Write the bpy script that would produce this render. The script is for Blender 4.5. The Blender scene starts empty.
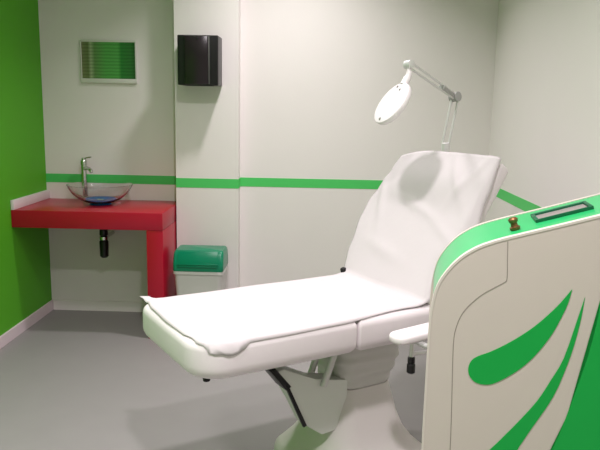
import bpy, bmesh, math, random
from mathutils import Vector, Matrix
PI = math.pi
scn = bpy.context.scene
COL = scn.collection
random.seed(4)

# ------------------------------------------------------------------ materials
def lin(c):
    return tuple(((v/255)/12.92 if v/255 <= .04045 else ((v/255+.055)/1.055)**2.4) for v in c) + (1,)

def mat(name, rgb, rough=.5, metal=0, noise=0.0, scale=20, bump=0.0, bscale=60, spec=.5, coat=0, trans=0, ior=1.45):
    m = bpy.data.materials.new(name); m.use_nodes = True
    nt = m.node_tree; b = nt.nodes['Principled BSDF']
    b.inputs['Base Color'].default_value = lin(rgb)
    b.inputs['Roughness'].default_value = rough
    b.inputs['Metallic'].default_value = metal
    b.inputs['Specular IOR Level'].default_value = spec
    b.inputs['Coat Weight'].default_value = coat
    b.inputs['Transmission Weight'].default_value = trans
    b.inputs['IOR'].default_value = ior
    tc = nt.nodes.new('ShaderNodeTexCoord')
    if noise:
        n = nt.nodes.new('ShaderNodeTexNoise'); n.inputs['Scale'].default_value = scale; n.inputs['Detail'].default_value = 4
        nt.links.new(tc.outputs['Object'], n.inputs['Vector'])
        mx = nt.nodes.new('ShaderNodeMix'); mx.data_type = 'RGBA'
        c = lin(rgb)
        mx.inputs['A'].default_value = tuple(v*(1-noise) for v in c[:3])+(1,)
        mx.inputs['B'].default_value = tuple(min(1, v*(1+noise)) for v in c[:3])+(1,)
        nt.links.new(n.outputs['Fac'], mx.inputs['Factor'])
        nt.links.new(mx.outputs['Result'], b.inputs['Base Color'])
    if bump:
        n2 = nt.nodes.new('ShaderNodeTexNoise'); n2.inputs['Scale'].default_value = bscale; n2.inputs['Detail'].default_value = 3
        nt.links.new(tc.outputs['Object'], n2.inputs['Vector'])
        bp = nt.nodes.new('ShaderNodeBump'); bp.inputs['Strength'].default_value = bump; bp.inputs['Distance'].default_value = .01
        nt.links.new(n2.outputs['Fac'], bp.inputs['Height']); nt.links.new(bp.outputs['Normal'], b.inputs['Normal'])
    return m

M = dict(
    wall=mat('white_wall_paint', (236, 232, 228), .7, noise=.02, scale=3, bump=.05, bscale=120),
    green_wall=mat('green_wall_paint', (84, 172, 28), .6, noise=.03, scale=3, bump=.05, bscale=120),
    stripe=mat('green_stripe_paint', (80, 206, 104), .5, noise=.02, scale=10),
    floor=mat('grey_vinyl_floor', (148, 145, 144), .55, noise=.04, scale=6, bump=.03, bscale=200, spec=.4),
    skirting=mat('pale_skirting', (226, 212, 216), .5, noise=.02, scale=8),
    ceiling=mat('ceiling_paint', (240, 239, 236), .8, noise=.01, scale=4),
    red=mat('red_lacquer', (176, 12, 44), .3, noise=.03, scale=8, spec=.5),
    white_board=mat('white_board', (225, 215, 216), .4, noise=.02, scale=8),
    vinyl=mat('white_vinyl', (238, 230, 233), .45, noise=.015, scale=8, bump=.05, bscale=9, spec=.4),
    paper=mat('paper_sheet', (210, 204, 206), .85, noise=.01, scale=12, bump=.12, bscale=14, spec=.2),
    shell=mat('pedestal_plastic', (222, 216, 214), .45, noise=.02, scale=8),
    bellows=mat('pale_column_plastic', (210, 208, 204), .55, noise=.03, scale=12),
    lift=mat('pale_green_white_enamel', (226, 230, 222), .4, noise=.02, scale=12),
    frame=mat('grey_steel_frame', (140, 140, 136), .5, metal=.3, noise=.04, scale=20),
    joint=mat('grey_joint_plastic', (172, 172, 170), .45, noise=.03, scale=20),
    chrome=mat('chrome', (205, 205, 203), .14, metal=1, noise=.02, scale=20),
    steel=mat('satin_steel', (222, 222, 220), .4, metal=.25, noise=.03, scale=20),
    black=mat('black_plastic', (20, 19, 21), .35, noise=.1, scale=20),
    blacksoft=mat('smoked_black_cover', (34, 27, 31), .22, noise=.12, scale=7, spec=.5),
    rubber=mat('black_rubber', (18, 18, 18), .7, noise=.1, scale=30),
    bin_green=mat('teal_green_plastic', (0, 128, 92), .28, noise=.05, scale=12),
    bin_white=mat('off_white_plastic', (205, 203, 200), .45, noise=.02, scale=12),
    lamp_white=mat('white_lamp_plastic', (242, 236, 238), .4, noise=.01, scale=12),
    mach_white=mat('warm_white_machine_plastic', (208, 199, 190), .42, noise=.015, scale=10),
    mach_rim=mat('edge_highlight_plastic', (220, 213, 204), .35, noise=.01, scale=10),  # panel plastic made paler to paint in the edge highlight
    mach_green=mat('mint_green_plastic', (44, 186, 108), .3, noise=.03, scale=10, coat=.2),
    emblem=mat('green_emblem_print', (0, 168, 68), .5, noise=.02, scale=10),
    bezel=mat('dark_green_bezel', (16, 92, 62), .4, noise=.03, scale=10),
    screen=mat('dull_grey_screen', (150, 142, 140), .3, noise=.03, scale=30),
    seam=mat('seam_grey', (150, 143, 134), .6, noise=.05, scale=30),
    brass=mat('brown_brass', (130, 92, 58), .35, metal=.6, noise=.15, scale=60),
    blue=mat('blue_glass_base', (28, 92, 150), .2, noise=.1, scale=20, spec=.6),
    picframe=mat('pale_frame', (216, 218, 208), .5, noise=.03, scale=20),
)

def glass_mat():
    m = bpy.data.materials.new('clear_glass'); m.use_nodes = True
    nt = m.node_tree; b = nt.nodes['Principled BSDF']
    b.inputs['Base Color'].default_value = (.93, .97, .97, 1); b.inputs['Roughness'].default_value = .03
    b.inputs['Transmission Weight'].default_value = 1; b.inputs['IOR'].default_value = 1.3
    n = nt.nodes.new('ShaderNodeTexNoise'); n.inputs['Scale'].default_value = 4
    r = nt.nodes.new('ShaderNodeMapRange'); r.inputs['To Min'].default_value = .01; r.inputs['To Max'].default_value = .05
    nt.links.new(n.outputs['Fac'], r.inputs['Value']); nt.links.new(r.outputs['Result'], b.inputs['Roughness'])
    return m
M['glass'] = glass_mat()

def print_mat():
    # a green picture: paler olive at its left, dark green at its right, faint rows and columns
    m = bpy.data.materials.new('green_picture_print'); m.use_nodes = True
    nt = m.node_tree; b = nt.nodes['Principled BSDF']; b.inputs['Roughness'].default_value = .35
    tc = nt.nodes.new('ShaderNodeTexCoord'); sp = nt.nodes.new('ShaderNodeSeparateXYZ')
    nt.links.new(tc.outputs['Generated'], sp.inputs[0])
    cr = nt.nodes.new('ShaderNodeValToRGB'); e = cr.color_ramp.elements
    e[0].position = 0; e[0].color = lin((128, 134, 96)); e[1].position = 1; e[1].color = lin((42, 92, 44))
    for p, c in ((.12, (104, 122, 76)), (.17, (164, 184, 140)), (.24, (104, 146, 86)), (.45, (90, 172, 84)), (.68, (90, 174, 86)), (.74, (50, 134, 58)), (.92, (54, 120, 58))):
        x = cr.color_ramp.elements.new(p); x.color = lin(c)
    nt.links.new(sp.outputs['X'], cr.inputs['Fac'])
    w = nt.nodes.new('ShaderNodeTexWave'); w.bands_direction = 'Z'; w.inputs['Scale'].default_value = 14; w.inputs['Distortion'].default_value = 1.5
    nt.links.new(tc.outputs['Object'], w.inputs['Vector'])
    mx = nt.nodes.new('ShaderNodeMix'); mx.data_type = 'RGBA'; mx.blend_type = 'MULTIPLY'; mx.inputs['Factor'].default_value = .3
    nt.links.new(cr.outputs['Color'], mx.inputs['A']); nt.links.new(w.outputs['Color'], mx.inputs['B'])
    nt.links.new(mx.outputs['Result'], b.inputs['Base Color'])
    return m
M['print'] = print_mat()

# ------------------------------------------------------------------ helpers
def obj(name, bm, m, parent=None, smooth=True, autosm=40):
    bmesh.ops.recalc_face_normals(bm, faces=bm.faces)
    me = bpy.data.meshes.new(name); bm.to_mesh(me); bm.free()
    me.materials.append(M[m] if isinstance(m, str) else m)
    if smooth:
        for p in me.polygons: p.use_smooth = True
        me.set_sharp_from_angle(angle=math.radians(autosm))
    o = bpy.data.objects.new(name, me); COL.objects.link(o)
    if parent: o.parent = parent
    return o

def tag(o, label, cat, group=None):
    o['label'] = label; o['category'] = cat
    if group: o['group'] = group
    return o

def thing(name, label, cat, loc=(0, 0, 0), rz=0):
    o = bpy.data.objects.new(name, None); COL.objects.link(o)
    o.empty_display_size = .1; o.location = loc; o.rotation_euler = (0, 0, rz)
    return tag(o, label, cat)

def struct(name, bm, m):
    o = obj(name, bm, m, smooth=False); o['kind'] = 'structure'; return o

def BM(): return bmesh.new()

def box(bm, x0, x1, y0, y1, z0, z1, bev=0, seg=2, mtx=None):
    r = bmesh.ops.create_cube(bm, size=1)
    vs = r['verts']
    bmesh.ops.scale(bm, vec=(x1-x0, y1-y0, z1-z0), verts=vs)
    bmesh.ops.translate(bm, vec=((x0+x1)/2, (y0+y1)/2, (z0+z1)/2), verts=vs)
    if bev:
        es = {e for v in vs for e in v.link_edges}
        rr = bmesh.ops.bevel(bm, geom=list(es), offset=bev, segments=seg, affect='EDGES', profile=.5, clamp_overlap=True)
        vs = list({v for f in rr['faces'] for v in f.verts} | {v for v in vs if v.is_valid})
    if mtx is not None: bmesh.ops.transform(bm, matrix=mtx, verts=vs)
    return bm

def bxm(*a, **k): return box(BM(), *a, **k)

def rings(bm, rr, cap=True, closed=True):
    L = [[bm.verts.new(p) for p in r] for r in rr]
    n = len(L[0])
    for a, b in zip(L, L[1:]):
        for i in range(n if closed else n-1):
            j = (i+1) % n
            bm.faces.new((a[i], a[j], b[j], b[i]))
    if cap:
        bm.faces.new(list(reversed(L[0]))); bm.faces.new(L[-1])
    return L

def lathe(prof, n=32, mtx=None, bm=None, close=False):
    bm = bm or BM()
    rr = [[(r*math.cos(2*PI*i/n), r*math.sin(2*PI*i/n), z) for i in range(n)] for r, z in prof]
    before = set(bm.verts)
    L = rings(bm, rr, cap=not close)
    if close:
        for i in range(n):
            j = (i+1) % n
            bm.faces.new((L[-1][i], L[-1][j], L[0][j], L[0][i]))
    if mtx is not None:
        bmesh.ops.transform(bm, matrix=mtx, verts=[v for v in bm.verts if v not in before])
    return bm

def align(p, d):
    d = Vector(d).normalized()
    return Matrix.Translation(Vector(p)) @ Vector((0, 0, 1)).rotation_difference(d).to_matrix().to_4x4()

def tube(pts, r, n=12, bm=None, caps=True):
    bm = bm or BM()
    pts = [Vector(p) for p in pts]
    up = None; rr = []
    for i, p in enumerate(pts):
        if i == 0: t = pts[1]-pts[0]
        elif i == len(pts)-1: t = pts[-1]-pts[-2]
        else: t = (pts[i+1]-p).normalized()+(p-pts[i-1]).normalized()
        t.normalize()
        if up is None:
            up = t.orthogonal().normalized()
        else:
            up = (up - t*up.dot(t)).normalized()
        s = t.cross(up)
        rad = r[i] if isinstance(r, (list, tuple)) else r
        rr.append([p+(up*math.cos(2*PI*k/n)+s*math.sin(2*PI*k/n))*rad for k in range(n)])
    rings(bm, rr, cap=caps)
    return bm

def smooth_path(pts, k=6):
    P = [Vector(p) for p in pts]; out = []
    for i in range(len(P)-1):
        p0 = P[max(i-1, 0)]; p1 = P[i]; p2 = P[i+1]; p3 = P[min(i+2, len(P)-1)]
        for j in range(k):
            t = j/k
            out.append(.5*((2*p1)+(p2-p0)*t+(2*p0-5*p1+4*p2-p3)*t*t+(3*p1-p0-3*p2+p3)*t**3))
    out.append(P[-1]); return out

def rrect(x0, x1, y0, y1, rc, seg=6):
    out = []
    if not isinstance(rc, (list, tuple)): rc = [rc]*4
    for (cx, cy, a, r) in ((x1-rc[0], y1-rc[0], 0, rc[0]), (x0+rc[1], y1-rc[1], 90, rc[1]), (x0+rc[2], y0+rc[2], 180, rc[2]), (x1-rc[3], y0+rc[3], 270, rc[3])):
        for k in range(seg+1):
            t = math.radians(a+90*k/seg)
            out.append((cx+r*math.cos(t), cy+r*math.sin(t)))
    return out

def slab(x0, x1, y0, y1, z0, z1, rc, retop, rebot, seg=5, bm=None):
    """soft slab: rounded plan corners, rounded top and bottom edges"""
    bm = bm or BM(); rr = []
    def ring(ins, z):
        c = [max(.004, r-ins) for r in (rc if isinstance(rc, (list, tuple)) else [rc]*4)]
        return [(x, y, z) for x, y in rrect(x0+ins, x1-ins, y0+ins, y1-ins, c)]
    for k in range(seg+1):
        t = PI/2*k/seg; rr.append(ring(rebot*(1-math.sin(t)), z0+rebot*(1-math.cos(t))))
    for k in range(seg+1):
        t = PI/2*k/seg; rr.append(ring(retop*(1-math.cos(t)), z1-retop*(1-math.sin(t))))
    rings(bm, rr); return bm

def prism(pts, axis_from, axis_to, plane='xz', bm=None, bev=0):
    """outline in a plane, extruded along the third axis; ngon caps triangulated"""
    bm = bm or BM()
    def P(a, b, c):
        return {'xz': (a, c, b), 'xy': (a, b, c), 'yz': (c, a, b)}[plane]
    A = [bm.verts.new(P(a, b, axis_from)) for a, b in pts]
    B = [bm.verts.new(P(a, b, axis_to)) for a, b in pts]
    n = len(pts)
    for i in range(n):
        j = (i+1) % n; bm.faces.new((A[i], A[j], B[j], B[i]))
    f1 = bm.faces.new(A); f2 = bm.faces.new(list(reversed(B)))
    if bev:
        es = list(f1.edges)+list(f2.edges)
        bmesh.ops.bevel(bm, geom=es, offset=bev, segments=2, affect='EDGES', profile=.5)
    bmesh.ops.triangulate(bm, faces=[f for f in bm.faces if len(f.verts) > 4])
    return bm

# ------------------------------------------------------------------ room
XL, XR, YA, YP, YR, YF, ZC = -1.97, 1.13, 4.78, 4.58, 4.68, -1.6, 3.0
XP0, XP1 = -.993, -.567
struct('floor', bxm(XL-.1, XR+.1, YF-.1, YA+.1, -.08, 0), 'floor')
struct('ceiling', bxm(XL-.1, XR+.1, YF-.1, YA+.1, ZC, ZC+.08), 'ceiling')
struct('wall_left', bxm(XL-.1, XL, YF-.1, YA+.1, 0, ZC), 'green_wall')
struct('wall_right', bxm(XR, XR+.1, YF-.1, YA+.1, 0, ZC), 'wall')
struct('wall_alcove', bxm(XL, XP0, YA, YA+.1, 0, ZC), 'wall')
struct('wall_pillar', bxm(XP0, XP1, YP, YA+.1, 0, ZC), 'wall')
struct('wall_back', bxm(XP1, XR, YR, YA+.1, 0, ZC), 'wall')
struct('wall_front', bxm(XL, XR, YF-.1, YF, 0, ZC), 'wall')
bh, bt = .075, .014
struct('baseboard_left', bxm(XL, XL+bt, YF, YA, 0, bh, bev=.003), 'skirting')
struct('baseboard_alcove', bxm(XL+bt, XP0, YA-bt, YA, 0, bh, bev=.003), 'wall')
struct('baseboard_pillar', bxm(XP0, XP1, YP-bt, YP, 0, bh, bev=.003), 'skirting')
struct('baseboard_back', bxm(XP1, XR, YR-bt, YR, 0, bh, bev=.003), 'skirting')
struct('baseboard_right', bxm(XR-bt, XR, YF, YR-bt, 0, bh, bev=.003), 'skirting')
sz0, sz1, st = .944, 1.006, .0015
struct('trim_1', bxm(XL, XP0, YA-st, YA, sz0, sz1), 'stripe')
struct('trim_2', bxm(XP0, XP1, YP-st, YP, sz0+.006, sz1+.008), 'stripe')
struct('trim_3', bxm(XP1, XP1+st, YP, YR, sz0+.006, sz1+.008), 'stripe')
struct('trim_4', bxm(XP1+st, XR, YR-st, YR, sz0+.01, sz1+.01), 'stripe')
struct('trim_5', bxm(XR-st, XR, YF, YR-st, sz0+.01, sz1+.01), 'stripe')

# ------------------------------------------------------------------ red wash counter
CT = .828
t = thing('wash_counter', 'red lacquered counter with one slab leg, standing in the corner against the green wall', 'counter', (-1.5, 4.54, 0))
def at_parent(o):   # keep world placement under a moved parent
    o.matrix_parent_inverse = o.parent.matrix_world.inverted() if False else Matrix.Translation(-o.parent.location)
    return o
at_parent(obj('worktop', bxm(XL+.001, -1.0, 4.20, YA-.002, CT-.112, CT, bev=.003), 'red', t))
at_parent(obj('leg', bxm(-1.106, -1.0, 4.202, YA-.016, 0, CT-.1125, bev=.003), 'red', t))
u = at_parent(obj('upstand', bxm(XL+.001, XL+.022, 4.20, YA-.002, CT, CT+.062, bev=.003), 'white_board', t)); u['label'] = 'white upstand along the green wall'

# glass basin
bx, by = -1.5, 4.53
t = thing('glass_basin', 'clear glass vessel basin with a blue base on the red counter', 'basin', (bx, by, CT))
outer = [(r_, z_*.9) for r_, z_ in [(.062, .012), (.10, .022), (.145, .048), (.185, .088), (.208, .128), (.218, .152)]]
inner = [(.214, .138), (.203, .117), (.180, .083), (.141, .049), (.098, .029), (.06, .020), (.03, .0185)]
obj('bowl', lathe([(.03, .012)]+outer+inner, 48, close=True), 'glass', t)
b = obj('base_ring', lathe([(.070, 0), (.076, .003), (.070, .0115), (.028, .0117)], 40), 'blue', t); b['label'] = 'blue base under the bowl'
obj('bowl_floor', lathe([(.028, .0119), (.0285, .0186), (.060, .0205), (.096, .0295), (.104, .0325), (.100, .0365), (.08, .0315), (.04, .0265), (.028, .025)], 40), 'blue', t)['label'] = 'blue tinted bottom of the bowl'
obj('drain_plug', lathe([(.024, .0255), (.024, .028), (.016, .030)], 24), 'chrome', t)

# tap
t = thing('basin_tap', 'tall chrome mixer tap standing behind the glass basin', 'tap', (-1.672, 4.715, CT))
obj('base_flange', lathe([(.03, 0), (.03, .006), (.023, .010)], 28), 'chrome', t)
obj('body', lathe([(.0195, .0102), (.0195, .25), (.022, .252), (.022, .28), (.019, .284)], 28), 'chrome', t)
sd = Vector((.64, -.77, 0)).normalized()
sp = tube(smooth_path([sd*.0205+Vector((0, 0, .225)), sd*.07+Vector((0, 0, .232)), sd*.125+Vector((0, 0, .224)), sd*.138+Vector((0, 0, .208))], 5), .0125, 14)
obj('spout', sp, 'chrome', t)
lv = lathe([(.015, .2845), (.015, .296), (.010, .300)], 20)
tube([(0, 0, .294), (.04, -.02, .304), (.065, -.032, .308)], [.0055, .005, .0045], 10, bm=lv)
obj('lever', lv, 'chrome', t)

# waste pipe under counter
t = thing('waste_trap', 'dark chrome bottle trap hanging under the red counter', 'drain pipe', (-1.43, 4.56, 0))
zb = CT-.1125
obj('flange', lathe([(.036, zb-.03), (.04, zb-.022), (.04, zb)], 28), M['red'], t)['label'] = 'dark red fitting under the counter'
pt = tube(smooth_path([(0, 0, zb-.030), (0, 0, zb-.045), (-.02, 0, zb-.055), (-.052, 0, zb-.056), (-.066, 0, zb-.064)], 5), .015, 14)
obj('tailpipe', pt, 'chrome', t)
mt = Matrix.Translation((-.066, 0, 0))
obj('trap_cup', lathe([(.020, zb-.262), (.029, zb-.252), (.031, zb-.150), (.026, zb-.14)], 24, mt), 'black', t)['label'] = 'black trap cup'
obj('trap_neck', lathe([(.026, zb-.139), (.03, zb-.135), (.03, zb-.115), (.022, zb-.110)], 24, mt), 'chrome', t)
obj('trap_cap', lathe([(.022, zb-.109), (.028, zb-.104), (.028, zb-.066), (.018, zb-.060)], 24, mt), 'black', t)
obj('supply_pipe', tube([(-.125, .12, zb), (-.125, .12, zb-.2), (-.125, .204, zb-.23)], .009, 12), 'chrome', t)
obj('wall_pipe', tube([(-.066, .032, zb-.125), (-.066, .205, zb-.125)], .014, 12), 'chrome', t)

# ------------------------------------------------------------------ picture and towel dispenser
t = thing('framed_picture', 'small framed green picture hanging on the alcove wall above the basin', 'picture', (-1.492, YA, 1.79))
fw, fh = .194, .146
fb = BM()
box(fb, -fw, fw, -.016, -.0005, fh-.016, fh, .002); box(fb, -fw, fw, -.016, -.0005, -fh, -fh+.030, .002)
box(fb, -fw, -fw+.008, -.016, -.0005, -fh+.030, fh-.016, .002); box(fb, fw-.008, fw, -.016, -.0005, -fh+.030, fh-.016, .002)
obj('frame', fb, 'picframe', t)
obj('print', bxm(-fw+.008, fw-.008, -.012, -.001, -fh+.030, fh-.016), 'print', t, smooth=False)

t = thing('towel_dispenser', 'black wall-mounted paper towel dispenser on the white pillar', 'dispenser', (-.806, YP, 1.785))
obj('housing', slab(-.130, .130, -.175, .002, -.155, .155, .008, .006, .006), 'black', t)
f = obj('front_cover', bxm(-.082, .066, -.186, -.1755, -.150, .150, bev=.004), 'blacksoft', t); f['label'] = 'brownish black centre cover'
obj('edge_strip', bxm(.070, .074, -.179, -.1755, -.148, .148, bev=.001), 'frame', t)
obj('lock', lathe([(.007, 0), (.007, .003), (.005, .004)], 16, align((0, -.1862, .135), (0, -1, 0))), 'rubber', f)
obj('towel_slot', bxm(-.09, .09, -.15, -.09, -.1585, -.1555), 'rubber', t)

# ------------------------------------------------------------------ bin
t = thing('waste_bin', 'white waste bin with a green swing lid beside the red counter leg', 'bin', (-.785, 4.36, 0))
bb = BM()
rr = []
for z, hx, hy in ((0, .125, .10), (.006, .13, .105), (.30, .148, .122), (.425, .155, .128), (.43, .163, .136), (.448, .163, .136), (.449, .150, .125)):
    rr.append([(x, y, z) for x, y in rrect(-hx, hx, -hy, hy, .03)])
rings(bb, rr)
obj('body', bb, 'bin_white', t)
lb = BM(); rr = []
for z, hx, hy in ((.4495, .160, .132), (.456, .163, .134), (.50, .163, .128), (.545, .162, .114), (.568, .160, .100), (.579, .152, .088)):
    rr.append([(x, y, z) for x, y in rrect(-hx, hx, -hy, hy, .018)])
rings(lb, rr)
l = obj('lid', lb, 'bin_green', t); l['label'] = 'green lid'
fl = BM()
box(fl, -.13, .13, -.006, 0, -.052, .052, .003, mtx=Matrix.Translation((0, -.1225, .528)) @ Matrix.Rotation(-math.radians(16), 4, 'X'))
obj('swing_flap', fl, 'bin_green', l)
rb = BM()
box(rb, -.135, .135, -.008, 0, -.004, .004, .003, mtx=Matrix.Translation((0, -.1385, .498)))
obj('flap_ridge', rb, 'bin_green', l)

# ------------------------------------------------------------------ treatment bed
BA = math.radians(33)
bed = thing('treatment_bed', 'white padded treatment couch with raised backrest on a flared pedestal', 'treatment bed', (.292, 2.886, 0), BA)
ZT = .73
leg = obj('leg_cushion', slab(-1.015, -.374, -.31, .31, .592, ZT, [.012, .09, .125, .012], .032, .05), 'vinyl', bed)
seat = obj('seat_cushion', slab(-.370, .035, -.31, .31, .592, ZT, .014, .032, .05), 'vinyl', bed)
ang = math.radians(57)
# backrest: local frame u up the rest, n out of its face
BK = Matrix.Translation((-.03, 0, .74)) @ Matrix(((math.cos(ang), 0, -math.sin(ang), 0), (0, 1, 0, 0), (math.sin(ang), 0, math.cos(ang), 0), (0, 0, 0, 1)))
bk = slab(.03, .672, -.285, .305, -.098, -.008, [.07, .07, .02, .02], .035, .035)
bmesh.ops.transform(bk, matrix=BK, verts=bk.verts)
obj('back_cushion', bk, 'vinyl', bed)
bf = BM()
box(bf, .08, .60, -.22, .23, -.120, -.0985, .006); bmesh.ops.transform(bf, matrix=BK, verts=bf.verts)
obj('back_board', bf, 'frame', bed)
obj('under_frame', bxm(-.72, .02, -.17, .20, .572, .5915, bev=.005), 'frame', bed)
# hinge bolt on the far side
obj('hinge_bolt', lathe([(.014, 0), (.014, .02), (.008, .024)], 16, align((-.03, .285, .742), (-.2, .1, 1))), 'rubber', bed)['label'] = 'small dark hinge knob at the far edge'
obj('foot_peg', lathe([(.012, .577), (.013, .585), (.010, .5985)], 16, Matrix.Translation((-.945, -.225, 0))), 'rubber', bed)['label'] = 'black peg under the foot corner'
# pedestal: flared shell
pb = BM(); rr = []
px0 = -.165
for z, hx, hy in ((0, .30, .27), (.03, .295, .265), (.05, .272, .25), (.09, .23, .222), (.15, .188, .186), (.22, .162, .156), (.29, .147, .134), (.34, .134, .122), (.355, .131, .118)):
    rr.append([(px0+x, y, z) for x, y in rrect(-hx, hx, -hy, hy, min(hx, hy)*.55, 8)])
rings(pb, rr)
obj('pedestal', pb, 'shell', bed, autosm=60)
cb = BM(); rr = []
for i in range(41):
    f = i/40; z = .3555+.216*f
    k = .030*min(1, f/.55)**.8 + .0028*math.sin(f*PI*8)*(1 if f < .8 else 0)
    rr.append([(px0+x+.012*f, y, z) for x, y in rrect(-.128-k, .128+k, -.115-k*.9, .115+k*.9, .07, 8)])
rings(cb, rr)
obj('column', cb, 'bellows', bed, autosm=60)
# lift arm towards the foot end
ab = prism([(-.615, .498), (-.57, .507), (-.43, .437), (-.34, .41), (-.27, .41), (-.27, .20), (-.39, .19), (-.472, .250), (-.565, .444)], -.110, -.03, 'xz', bev=.006)
arm = obj('lift_arm', ab, 'lift', bed)
ec = prism([(-.636, .510), (-.612, .516), (-.542, .430), (-.564, .418)], -.116, -.024, 'xz', bev=.004)
obj('end_cap', ec, 'black', arm)['label'] = 'black end cap'
et = prism([(-.574, .448), (-.562, .452), (-.468, .252), (-.482, .246)], -.116, -.10, 'xz', bev=.002)
obj('edge_strip', et, 'black', arm)
obj('strut', tube([(-.40, -.122, .405), (-.335, -.122, .5715)], .014, 12), 'steel', bed)
obj('strut', tube([(-.40, -.018, .405), (-.335, -.018, .5715)], .014, 12), 'steel', bed)
# arm pad on the near side
ap = slab(-.31, .20, -.475, -.385, .676, .708, [.04, .04, .04, .04], .014, .012)
bmesh.ops.rotate(ap, verts=ap.verts, cent=(-.05, -.43, .676), matrix=Matrix.Rotation(-math.radians(2.5), 3, 'Y'))
ar = obj('arm_pad', ap, 'lamp_white', bed)
br = BM()
tube(smooth_path([(-.05, -.165, .582), (-.05, -.36, .58), (-.04, -.42, .60), (-.03, -.425, .671)], 5), .011, 12, bm=br)
tube([(.12, -.24, .596), (.12, -.42, .60), (.10, -.425, .671)], .011, 12, bm=br)
tube([(-.24, -.43, .661), (.16, -.43, .661)], .010, 12, bm=br)
tube([(-.216, -.43, .659), (-.216, -.43, .5995)], .008, 10, bm=br)
tube([(-.216, -.43, .61), (-.05, -.40, .585)], .008, 10, bm=br)
obj('bracket', br, 'steel', ar)
kb = lathe([(.010, -.065), (.016, -.06), (.016, -.030), (.011, -.026), (.014, -.022), (.014, -.004), (.009, 0)], 18, Matrix.Translation((-.216, -.43, .600)))
obj('clamp_knob', kb, 'black', ar)['label'] = 'black clamp knob'

# paper sheet: over the leg rest and up the backrest
def inset_dist(x, y):
    """distance inside the mattress plan outline (negative outside) and the nearest outline point"""
    best = None
    for (cx, cy, r, sy) in ((-.925, .22, .09, 1), (-.89, -.185, .125, -1)):
        if x < cx and (y-cy)*sy > 0:
            d = math.hypot(x-cx, y-cy)
            k = r/max(d, 1e-6)
            return r-d, (cx+(x-cx)*k, cy+(y-cy)*k)
    c = [(x+1.015, (-1.015, y)), (y+.31, (x, -.31)), (.31-y, (x, .31))]
    return min(c, key=lambda q: q[0])

def drape(x, y, r=.032):
    d, (ex_, ey_) = inset_dist(x, y)
    if d >= r: return Vector((x, y, ZT+.004))
    if d >= 0: return Vector((x, y, ZT+.004-(r-math.sqrt(max(0, r*r-(r-d)**2)))))
    return Vector((ex_+(x-ex_)*.12, ey_+(y-ey_)*.12, ZT+.004-r+d))

def lerp_tab(tab, x):
    if x <= tab[0][0]: return tab[0][1]
    for (a, b), (c, d) in zip(tab, tab[1:]):
        if x <= c:
            t = (x-a)/(c-a); t = t*t*(3-2*t)
            return b+(d-b)*t
    return tab[-1][1]

def sheet():
    bm = BM(); nu, nb, nv = 90, 60, 56
    near_t = [(-1.0, -.300), (-.965, -.302), (-.892, -.327), (-.815, -.306), (-.70, -.306), (-.45, -.304), (-.15, -.288), (-.03, -.292)]
    foot_t = [(-.36, -.905), (-.33, -.915), (-.29, -.966), (-.24, -.990), (-.15, -1.001), (0, -1.003), (.17, -.998), (.28, -.984), (.34, -.997)]
    far_t = [(-1.0, .330), (-.95, .316), (-.80, .303), (-.3, .302), (-.03, .300)]
    bfar = [(0, .300), (.15, .345), (.30, .392), (.38, .400), (.455, .372), (.56, .335), (.68, .300)]
    bnear = [(0, -.292), (.15, -.325), (.32, -.322), (.5, -.300), (.68, -.286)]
    rows = []
    for i in range(nu+1):
        f = i/nu; row = []
        for j in range(nv+1):
            q = j/nv
            y = -.30+.60*q
            for _ in range(3):
                x0 = lerp_tab(foot_t, y); x = x0+(-.03-x0)*f
                n_, f_ = lerp_tab(near_t, x), lerp_tab(far_t, x)
                y = n_+(f_-n_)*q
            if y > .27 and x < -.90:
                p = Vector((x, y, ZT+.004+.006*(y-.27)/.06))
                a = drape(x, y); w_ = min(1, (-.90-x)/.06)*min(1, (y-.27)/.03)
                p = a.lerp(p, w_)
            else:
                p = drape(x, y)
            d, _q = inset_dist(x, y)
            if d > 0: p.z += (.0022+.0022*math.sin(6*x+4*y)*math.sin(10*y+1)+.0012*math.sin(17*x-9*y))*min(1, d/.05)
            b = max(0, (f-.93)/.07); p.z += .012*b*b
            row.append(p)
        rows.append(row)
    for i in range(1, nb+1):
        f = i/nb; row = []
        for j in range(nv+1):
            q = j/nv
            ue = .68-.045*max(0, (q-.62)/.38)**2
            u = .012+(ue-.012)*f
            n_, f_ = lerp_tab(bnear, u), lerp_tab(bfar, u)
            v = n_+(f_-n_)*q
            n = .004+.004*math.sin(5*u+6*v)*math.sin(11*v+2)+.004*math.sin(2.3*PI*f)
            if f > .55: n += .022*math.sin(PI*(f-.55)/.45)**2*max(0, 1-(2*q-1)**2)
            # creases in the paper
            for (au, av, dx, dy, h, w_) in ((.55, -.13, .8, .6, .010, .020), (.58, -.20, .9, -.4, .009, .018), (.40, .05, .25, 1, .007, .022), (.30, -.2, .5, 1, .005, .02), (.42, .3, 1, .5, .010, .02), (.16, .1, .2, 1, .005, .03)):
                L_ = math.hypot(dx, dy); px, py = u-au, v-av
                along = (px*dx+py*dy)/L_; off = (-px*dy+py*dx)/L_
                n += h*math.exp(-(off/w_)**2-(along/.14)**2)
            if v > .29: n -= .12*(v-.29)
            if v < -.275: n -= .9*(-.275-v)
            n = max(n, -.006) if -.27 < v < .29 else n
            row.append(BK @ Vector((u, v, n)))
        rows.append(row)
    V = [[bm.verts.new(p) for p in r] for r in rows]
    for a, b in zip(V, V[1:]):
        for j in range(nv):
            bm.faces.new((a[j], b[j], b[j+1], a[j+1]))
    return bm
sh = obj('paper_sheet', sheet(), 'paper', None, autosm=180)
sh.location = (.292, 2.886, 0); sh.rotation_euler = (0, 0, BA)
tag(sh, 'white paper cover sheet laid over the couch and its raised backrest', 'sheet')
so = sh.modifiers.new('thickness', 'SOLIDIFY'); so.thickness = .0025; so.offset = 1

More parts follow.
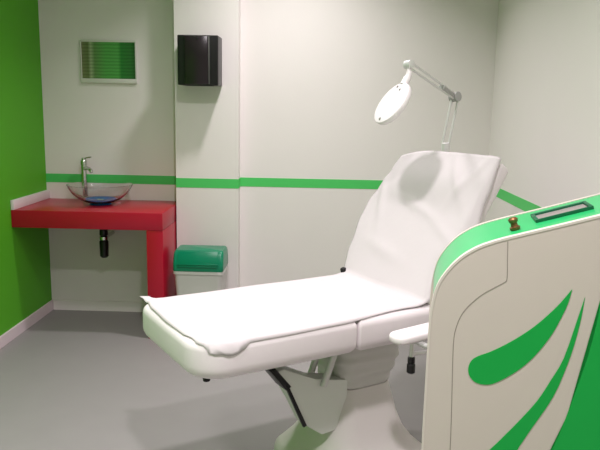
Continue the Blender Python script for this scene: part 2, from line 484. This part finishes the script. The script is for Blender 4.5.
# ------------------------------------------------------------------ magnifier lamp on floor stand
LP = Vector((.615, 3.45, 0))
t = thing('magnifying_lamp', 'white oval-headed magnifying lamp on a jointed steel arm behind the backrest', 'lamp', LP)
def rel(p): return Vector(p)-LP
for k in range(4):
    a = math.radians((-80, -25, 25, 80)[k])
    lg = obj('base_leg', tube([(.03*math.cos(a), .03*math.sin(a), .105), (.10*math.cos(a), .10*math.sin(a), .085), (.21*math.cos(a), .21*math.sin(a), .066)], [.017, .015, .012], 10), 'steel', t)
    ca = BM()
    lathe([(.004, -.010), (.022, -.009), (.024, 0), (.022, .009), (.004, .010)], 18, align((.21*math.cos(a), .21*math.sin(a), .024), (math.sin(a), -math.cos(a), 0)), bm=ca)
    tube([(.21*math.cos(a), .21*math.sin(a), .03), (.21*math.cos(a), .21*math.sin(a), .06)], .006, 8, bm=ca)
    obj('caster', ca, 'rubber', lg)
obj('pole', lathe([(.035, .085), (.035, .13), (.016, .14), (.016, 1.285)], 20), 'steel', t)
el = rel((.648, 3.45, 1.565)); tp = rel((.360, 3.00, 1.690))
obj('collar', lathe([(.017, 1.285), (.022, 1.288), (.022, 1.335), (.014, 1.34)], 20), 'steel', t)
la = BM()
for dx in (-.016, .016):
    tube([(dx, 0, 1.338), (el.x+dx, el.y, el.z-.015)], .0065, 10, bm=la)
obj('lower_arm', la, 'steel', t)
lathe_el = lathe([(.013, -.024), (.024, -.022), (.024, .022), (.013, .024)], 20, align(el, (.6, -.8, .1)))
obj('elbow_joint', lathe_el, 'joint', t)
ua = BM(); d = (tp-el)
for dz in (-.012, .014):
    tube([el+Vector((0, 0, dz))+d*.03, tp+Vector((0, 0, dz))], .0055, 10, bm=ua)
obj('upper_arm', ua, 'steel', t)
spg = tube([el+d*.06+Vector((0, 0, .001)), el+d*.32+Vector((0, 0, .001))], [.011, .014], 12)
obj('spring_sleeve', spg, 'joint', t)
obj('tip_joint', lathe([(.010, -.02), (.018, -.018), (.018, .018), (.010, .02)], 18, align(tp, (.6, -.8, .1))), 'steel', t)
# head: disc, cover normal up-left towards the room
hc = rel((.289, 2.965, 1.526))
hn = Vector((-.76, -.34, .55)).normalized()
HM = align(hc, hn)
# long axis direction in the disc plane: towards the tip joint
ax = (tp-hc); ax = (ax-hn*ax.dot(hn)).normalized(); ay = hn.cross(ax)
HM = Matrix((( ax.x, ay.x, hn.x, hc.x), (ax.y, ay.y, hn.y, hc.y), (ax.z, ay.z, hn.z, hc.z), (0, 0, 0, 1)))
hd = lathe([(.070, -.024), (.098, -.022), (.103, -.016), (.104, -.004), (.101, .003), (.085, .008), (.03, .010)], 48, HM)
head = obj('lamp_head', hd, 'lamp_white', t)
obj('lens', lathe([(.05, -.028), (.068, -.0242)], 36, HM), 'glass', head)
def hp(x, y, z): return HM @ Vector((x, y, z))
for (x, y) in ((.078, .014), (.062, -.020), (-.085, .0)):
    obj('screw', lathe([(.006, .0), (.006, .003), (.004, .004)], 14, HM @ Matrix.Translation((x, y, .0075))), 'frame', head)
nk = BM()
tube(smooth_path([hp(.095, 0, -.006), hp(.128, 0, -.004), hp(.15, 0, .0), (hp(.15, 0, 0)+tp)/2+Vector((0, 0, .008)), tp+Vector((0, 0, -.012))], 5), [.018]*6+[.014]*6+[.011]*9, 12, bm=nk)
obj('neck', nk, 'lamp_white', t)

# ------------------------------------------------------------------ treatment machine in the foreground
MA = -math.radians(9.3)
mc = thing('treatment_machine', 'white and green treatment machine with leaf-shaped green emblem in the right foreground', 'machine', (.448, 1.6, 0), MA)
prof = [(-.168, .12), (-.174, .45), (-.179, .641), (-.178, .831), (-.177, .962), (-.174, 1.018), (-.163, 1.073), (-.141, 1.114), (-.112, 1.148), (-.078, 1.173), (-.045, 1.189), (-.006, 1.203), (.045, 1.219), (.11, 1.239), (.195, 1.266), (.279, 1.293), (.40, 1.331), (.455, 1.338), (.50, 1.322), (.53, 1.285), (.54, 1.23), (.545, .9), (.54, .12)]
DP = .30
def inset(pts, d):
    n = len(pts); out = []
    for i in range(n):
        p0 = Vector(pts[i-1]); p1 = Vector(pts[i]); p2 = Vector(pts[(i+1) % n])
        a = (p1-p0).normalized(); b = (p2-p1).normalized()
        na = Vector((a.y, -a.x)); nb = Vector((b.y, -b.x))
        m = (na+nb); m = m/max(.3, m.length_squared)*2 if m.length > 1e-6 else na
        out.append((p1.x+m.x*d, p1.y+m.y*d))
    return out
def dense(pts, k=4):
    P = smooth_path([(x, z, 0) for x, z in pts], k); return [(p.x, p.y) for p in P]
pf = dense(prof, 4)
panel = obj('side_panel', prism(pf, 0, .018, 'xz', bev=.0025), 'mach_white', mc, smooth=True, autosm=25)
obj('rear_panel', prism(pf, DP-.018, DP, 'xz', bev=.0025), 'mach_white', mc, autosm=25)
rim = BM()
tube([(x, .009, z) for x, z in inset(pf, -.0)], .0032, 8, bm=rim)
body_in = inset(pf, .012)
obj('body', prism(body_in, .0182, DP-.0182, 'xz'), 'mach_white', mc, autosm=25)
bm = rim; bm.free()
# near panel edge, its overhead highlight painted as a paler tone
eg = BM(); out_ = inset(pf, -.0015); inn = inset(pf, .004)
i0, i1 = 0, len(pf)-1
A = [[(x, .0010, z), ] for x, z in out_]
rr = []
for (xo, zo), (xi, zi) in zip(out_, inn):
    rr.append([(xo, -.0012, zo), (xo, .017, zo), (xi, .017, zi), (xi, -.0012, zi)])
rings(eg, rr)
obj('edge_trim', eg, 'mach_rim', panel, autosm=40)['label'] = 'pale edge round the panel'
# green top cover following the profile between the two panels
gi = [k for k, p in enumerate(pf) if p[1] > 1.03]
go = inset(pf, .002); gn = inset(pf, .0118)
gb = BM(); rr = []
for k in gi:
    (xo, zo), (xi, zi) = go[k], gn[k]
    rr.append([(xo, .0185, zo), (xo, DP-.0185, zo), (xi, DP-.0185, zi), (xi, .0185, zi)])
rings(gb, rr)
cover = obj('top_cover', gb, 'mach_green', mc, autosm=25); cover['label'] = 'mint green top cover'
# sloped control top: frame with x along the slope
sa = math.atan(.316)
TM = Matrix.Translation((0, 0, 1.205)) @ Matrix.Rotation(-sa, 4, 'Y')
k = 1/math.cos(sa)
bz = BM()
for (x0, x1, y0, y1) in ((.072, .205, .192, .206), (.072, .205, .108, .114), (.072, .080, .114, .192), (.197, .205, .114, .192)):
    box(bz, x0*k, x1*k, y0, y1, -.003, .006, .001)
bmesh.ops.transform(bz, matrix=TM, verts=bz.verts)
obj('screen_bezel', bz, 'bezel', mc)
scb = bxm(.081*k, .196*k, .1145, .1915, -.004, .0012); bmesh.ops.transform(scb, matrix=TM, verts=scb.verts)
obj('screen', scb, 'screen', mc, smooth=False)
kn = lathe([(.011, -.002), (.013, .002), (.013, .006), (.009, .008), (.008, .016), (.011, .019), (.012, .026), (.008, .030)], 20, TM @ Matrix.Translation((.022, .085, .0)))
obj('key_switch', kn, 'brass', mc)['label'] = 'small brown knob on the green top'
ks = bxm(.008, .045, .020, .044, -.001, .0025, bev=.001); bmesh.ops.transform(ks, matrix=TM, verts=ks.verts)
# printed emblem on the near panel
s1 = [(.149, 1.089), (.125, 1.053), (.1, 1.022), (.072, .992), (.04, .964), (.006, .939), (-.028, .918), (-.055, .905), (-.071, .891), (-.077, .869), (-.071, .849), (-.054, .835), (-.029, .833), (-.006, .842), (.028, .866), (.059, .895), (.088, .933), (.113, .976), (.13, 1.017), (.143, 1.055)]
s2 = [(.179, 1.072), (.169, 1.027), (.144, .918), (.119, .86), (.091, .803), (.05, .743), (.011, .691), (-.034, .626), (.034, .634), (.057, .678), (.082, .728), (.127, .817), (.153, .901), (.166, .96), (.175, 1.02)]
s3 = [(.217, 1.092), (.213, 1.038), (.205, .973), (.193, .905), (.171, .811), (.154, .742), (.137, .685), (.10, .60), (.06, .53), (.22, .50), (.33, .56), (.37, .66), (.365, .782), (.325, .903), (.27, 1.01)]
def closed_smooth(pts, k=4, sharp0=True):
    P = smooth_path([(x, z, 0) for x, z in pts]+[(pts[0][0], pts[0][1], 0)], k)
    return [(p.x, p.y) for p in P[:-1]]
for s in (s1, s2, s3):
    ks.free() if ks.is_valid else None
    obj('leaf_emblem', prism(closed_smooth(s, 3), -.0012, -.0002, 'xz'), 'emblem', panel, smooth=False)['label'] = 'green leaf shape'
seam = [(-.004, 1.195), (-.002, 1.15), (0, 1.105), (-.006, 1.095), (-.03, 1.079), (-.06, 1.057), (-.093, 1.02), (-.11, .98), (-.116, .928), (-.112, .784), (-.109, .649), (-.105, .30)]
obj('panel_seam', tube([(x, .0002, z) for x, z in dense(seam, 4)], .0012, 6), 'seam', panel)
for x in (-.10, .47):
    for y in (.05, DP-.05):
        cs = BM()
        lathe([(.004, -.014), (.032, -.013), (.036, 0), (.032, .013), (.004, .014)], 20, align((x, y, .036), (0, 1, 0)), bm=cs)
        box(cs, x-.018, x+.018, y-.022, y+.022, .07, .1215, .003)
        obj('caster', cs, 'rubber', mc)

# ------------------------------------------------------------------ lights: a row of ceiling spots and one added fill
def area_light(x, y, power, r=.09, col=(1, .915, .955), spread=180):
    L = bpy.data.lights.new('spot_or_fill_light', 'AREA'); L.shape = 'DISK'; L.size = 2*r; L.energy = power; L.color = col; L.spread = math.radians(spread)
    o = bpy.data.objects.new('spot_or_fill_light', L); o.location = (x, y, ZC-.012); COL.objects.link(o); return o
area_light(.02, 1.0, 32, spread=140)
area_light(-.38, 2.33, 21, spread=150)
area_light(-.22, 3.90, 16, spread=118)
area_light(-1.40, .85, 21, .2, spread=112)  # added soft fill for the couch foot, not a lamp of the row

w = bpy.data.worlds.new('world'); scn.world = w; w.use_nodes = True
w.node_tree.nodes['Background'].inputs['Color'].default_value = (.6, .62, .6, 1)
w.node_tree.nodes['Background'].inputs['Strength'].default_value = .3

# ------------------------------------------------------------------ camera
cam = bpy.data.cameras.new('camera'); co = bpy.data.objects.new('camera', cam); COL.objects.link(co)
cam.sensor_width = 36; cam.lens = 36*680/600; cam.clip_start = .05
yaw, th, ro = math.radians(1.8), math.radians(9.8), math.radians(1.0)
f0 = Vector((-math.sin(yaw), math.cos(yaw), 0)); r0 = Vector((math.cos(yaw), math.sin(yaw), 0)); zz = Vector((0, 0, 1))
F = f0*math.cos(th)-zz*math.sin(th); U = f0*math.sin(th)+zz*math.cos(th)
R = r0*math.cos(ro)+U*math.sin(ro); U2 = U*math.cos(ro)-r0*math.sin(ro)
co.matrix_world = Matrix(((R.x, U2.x, -F.x, 0), (R.y, U2.y, -F.y, 0), (R.z, U2.z, -F.z, 1.5), (0, 0, 0, 1)))
scn.camera = co
vs = scn.view_settings
vs.view_transform = 'Standard'; vs.look = 'None'; vs.gamma = 1; vs.use_curve_mapping = False; vs.exposure = 0.2
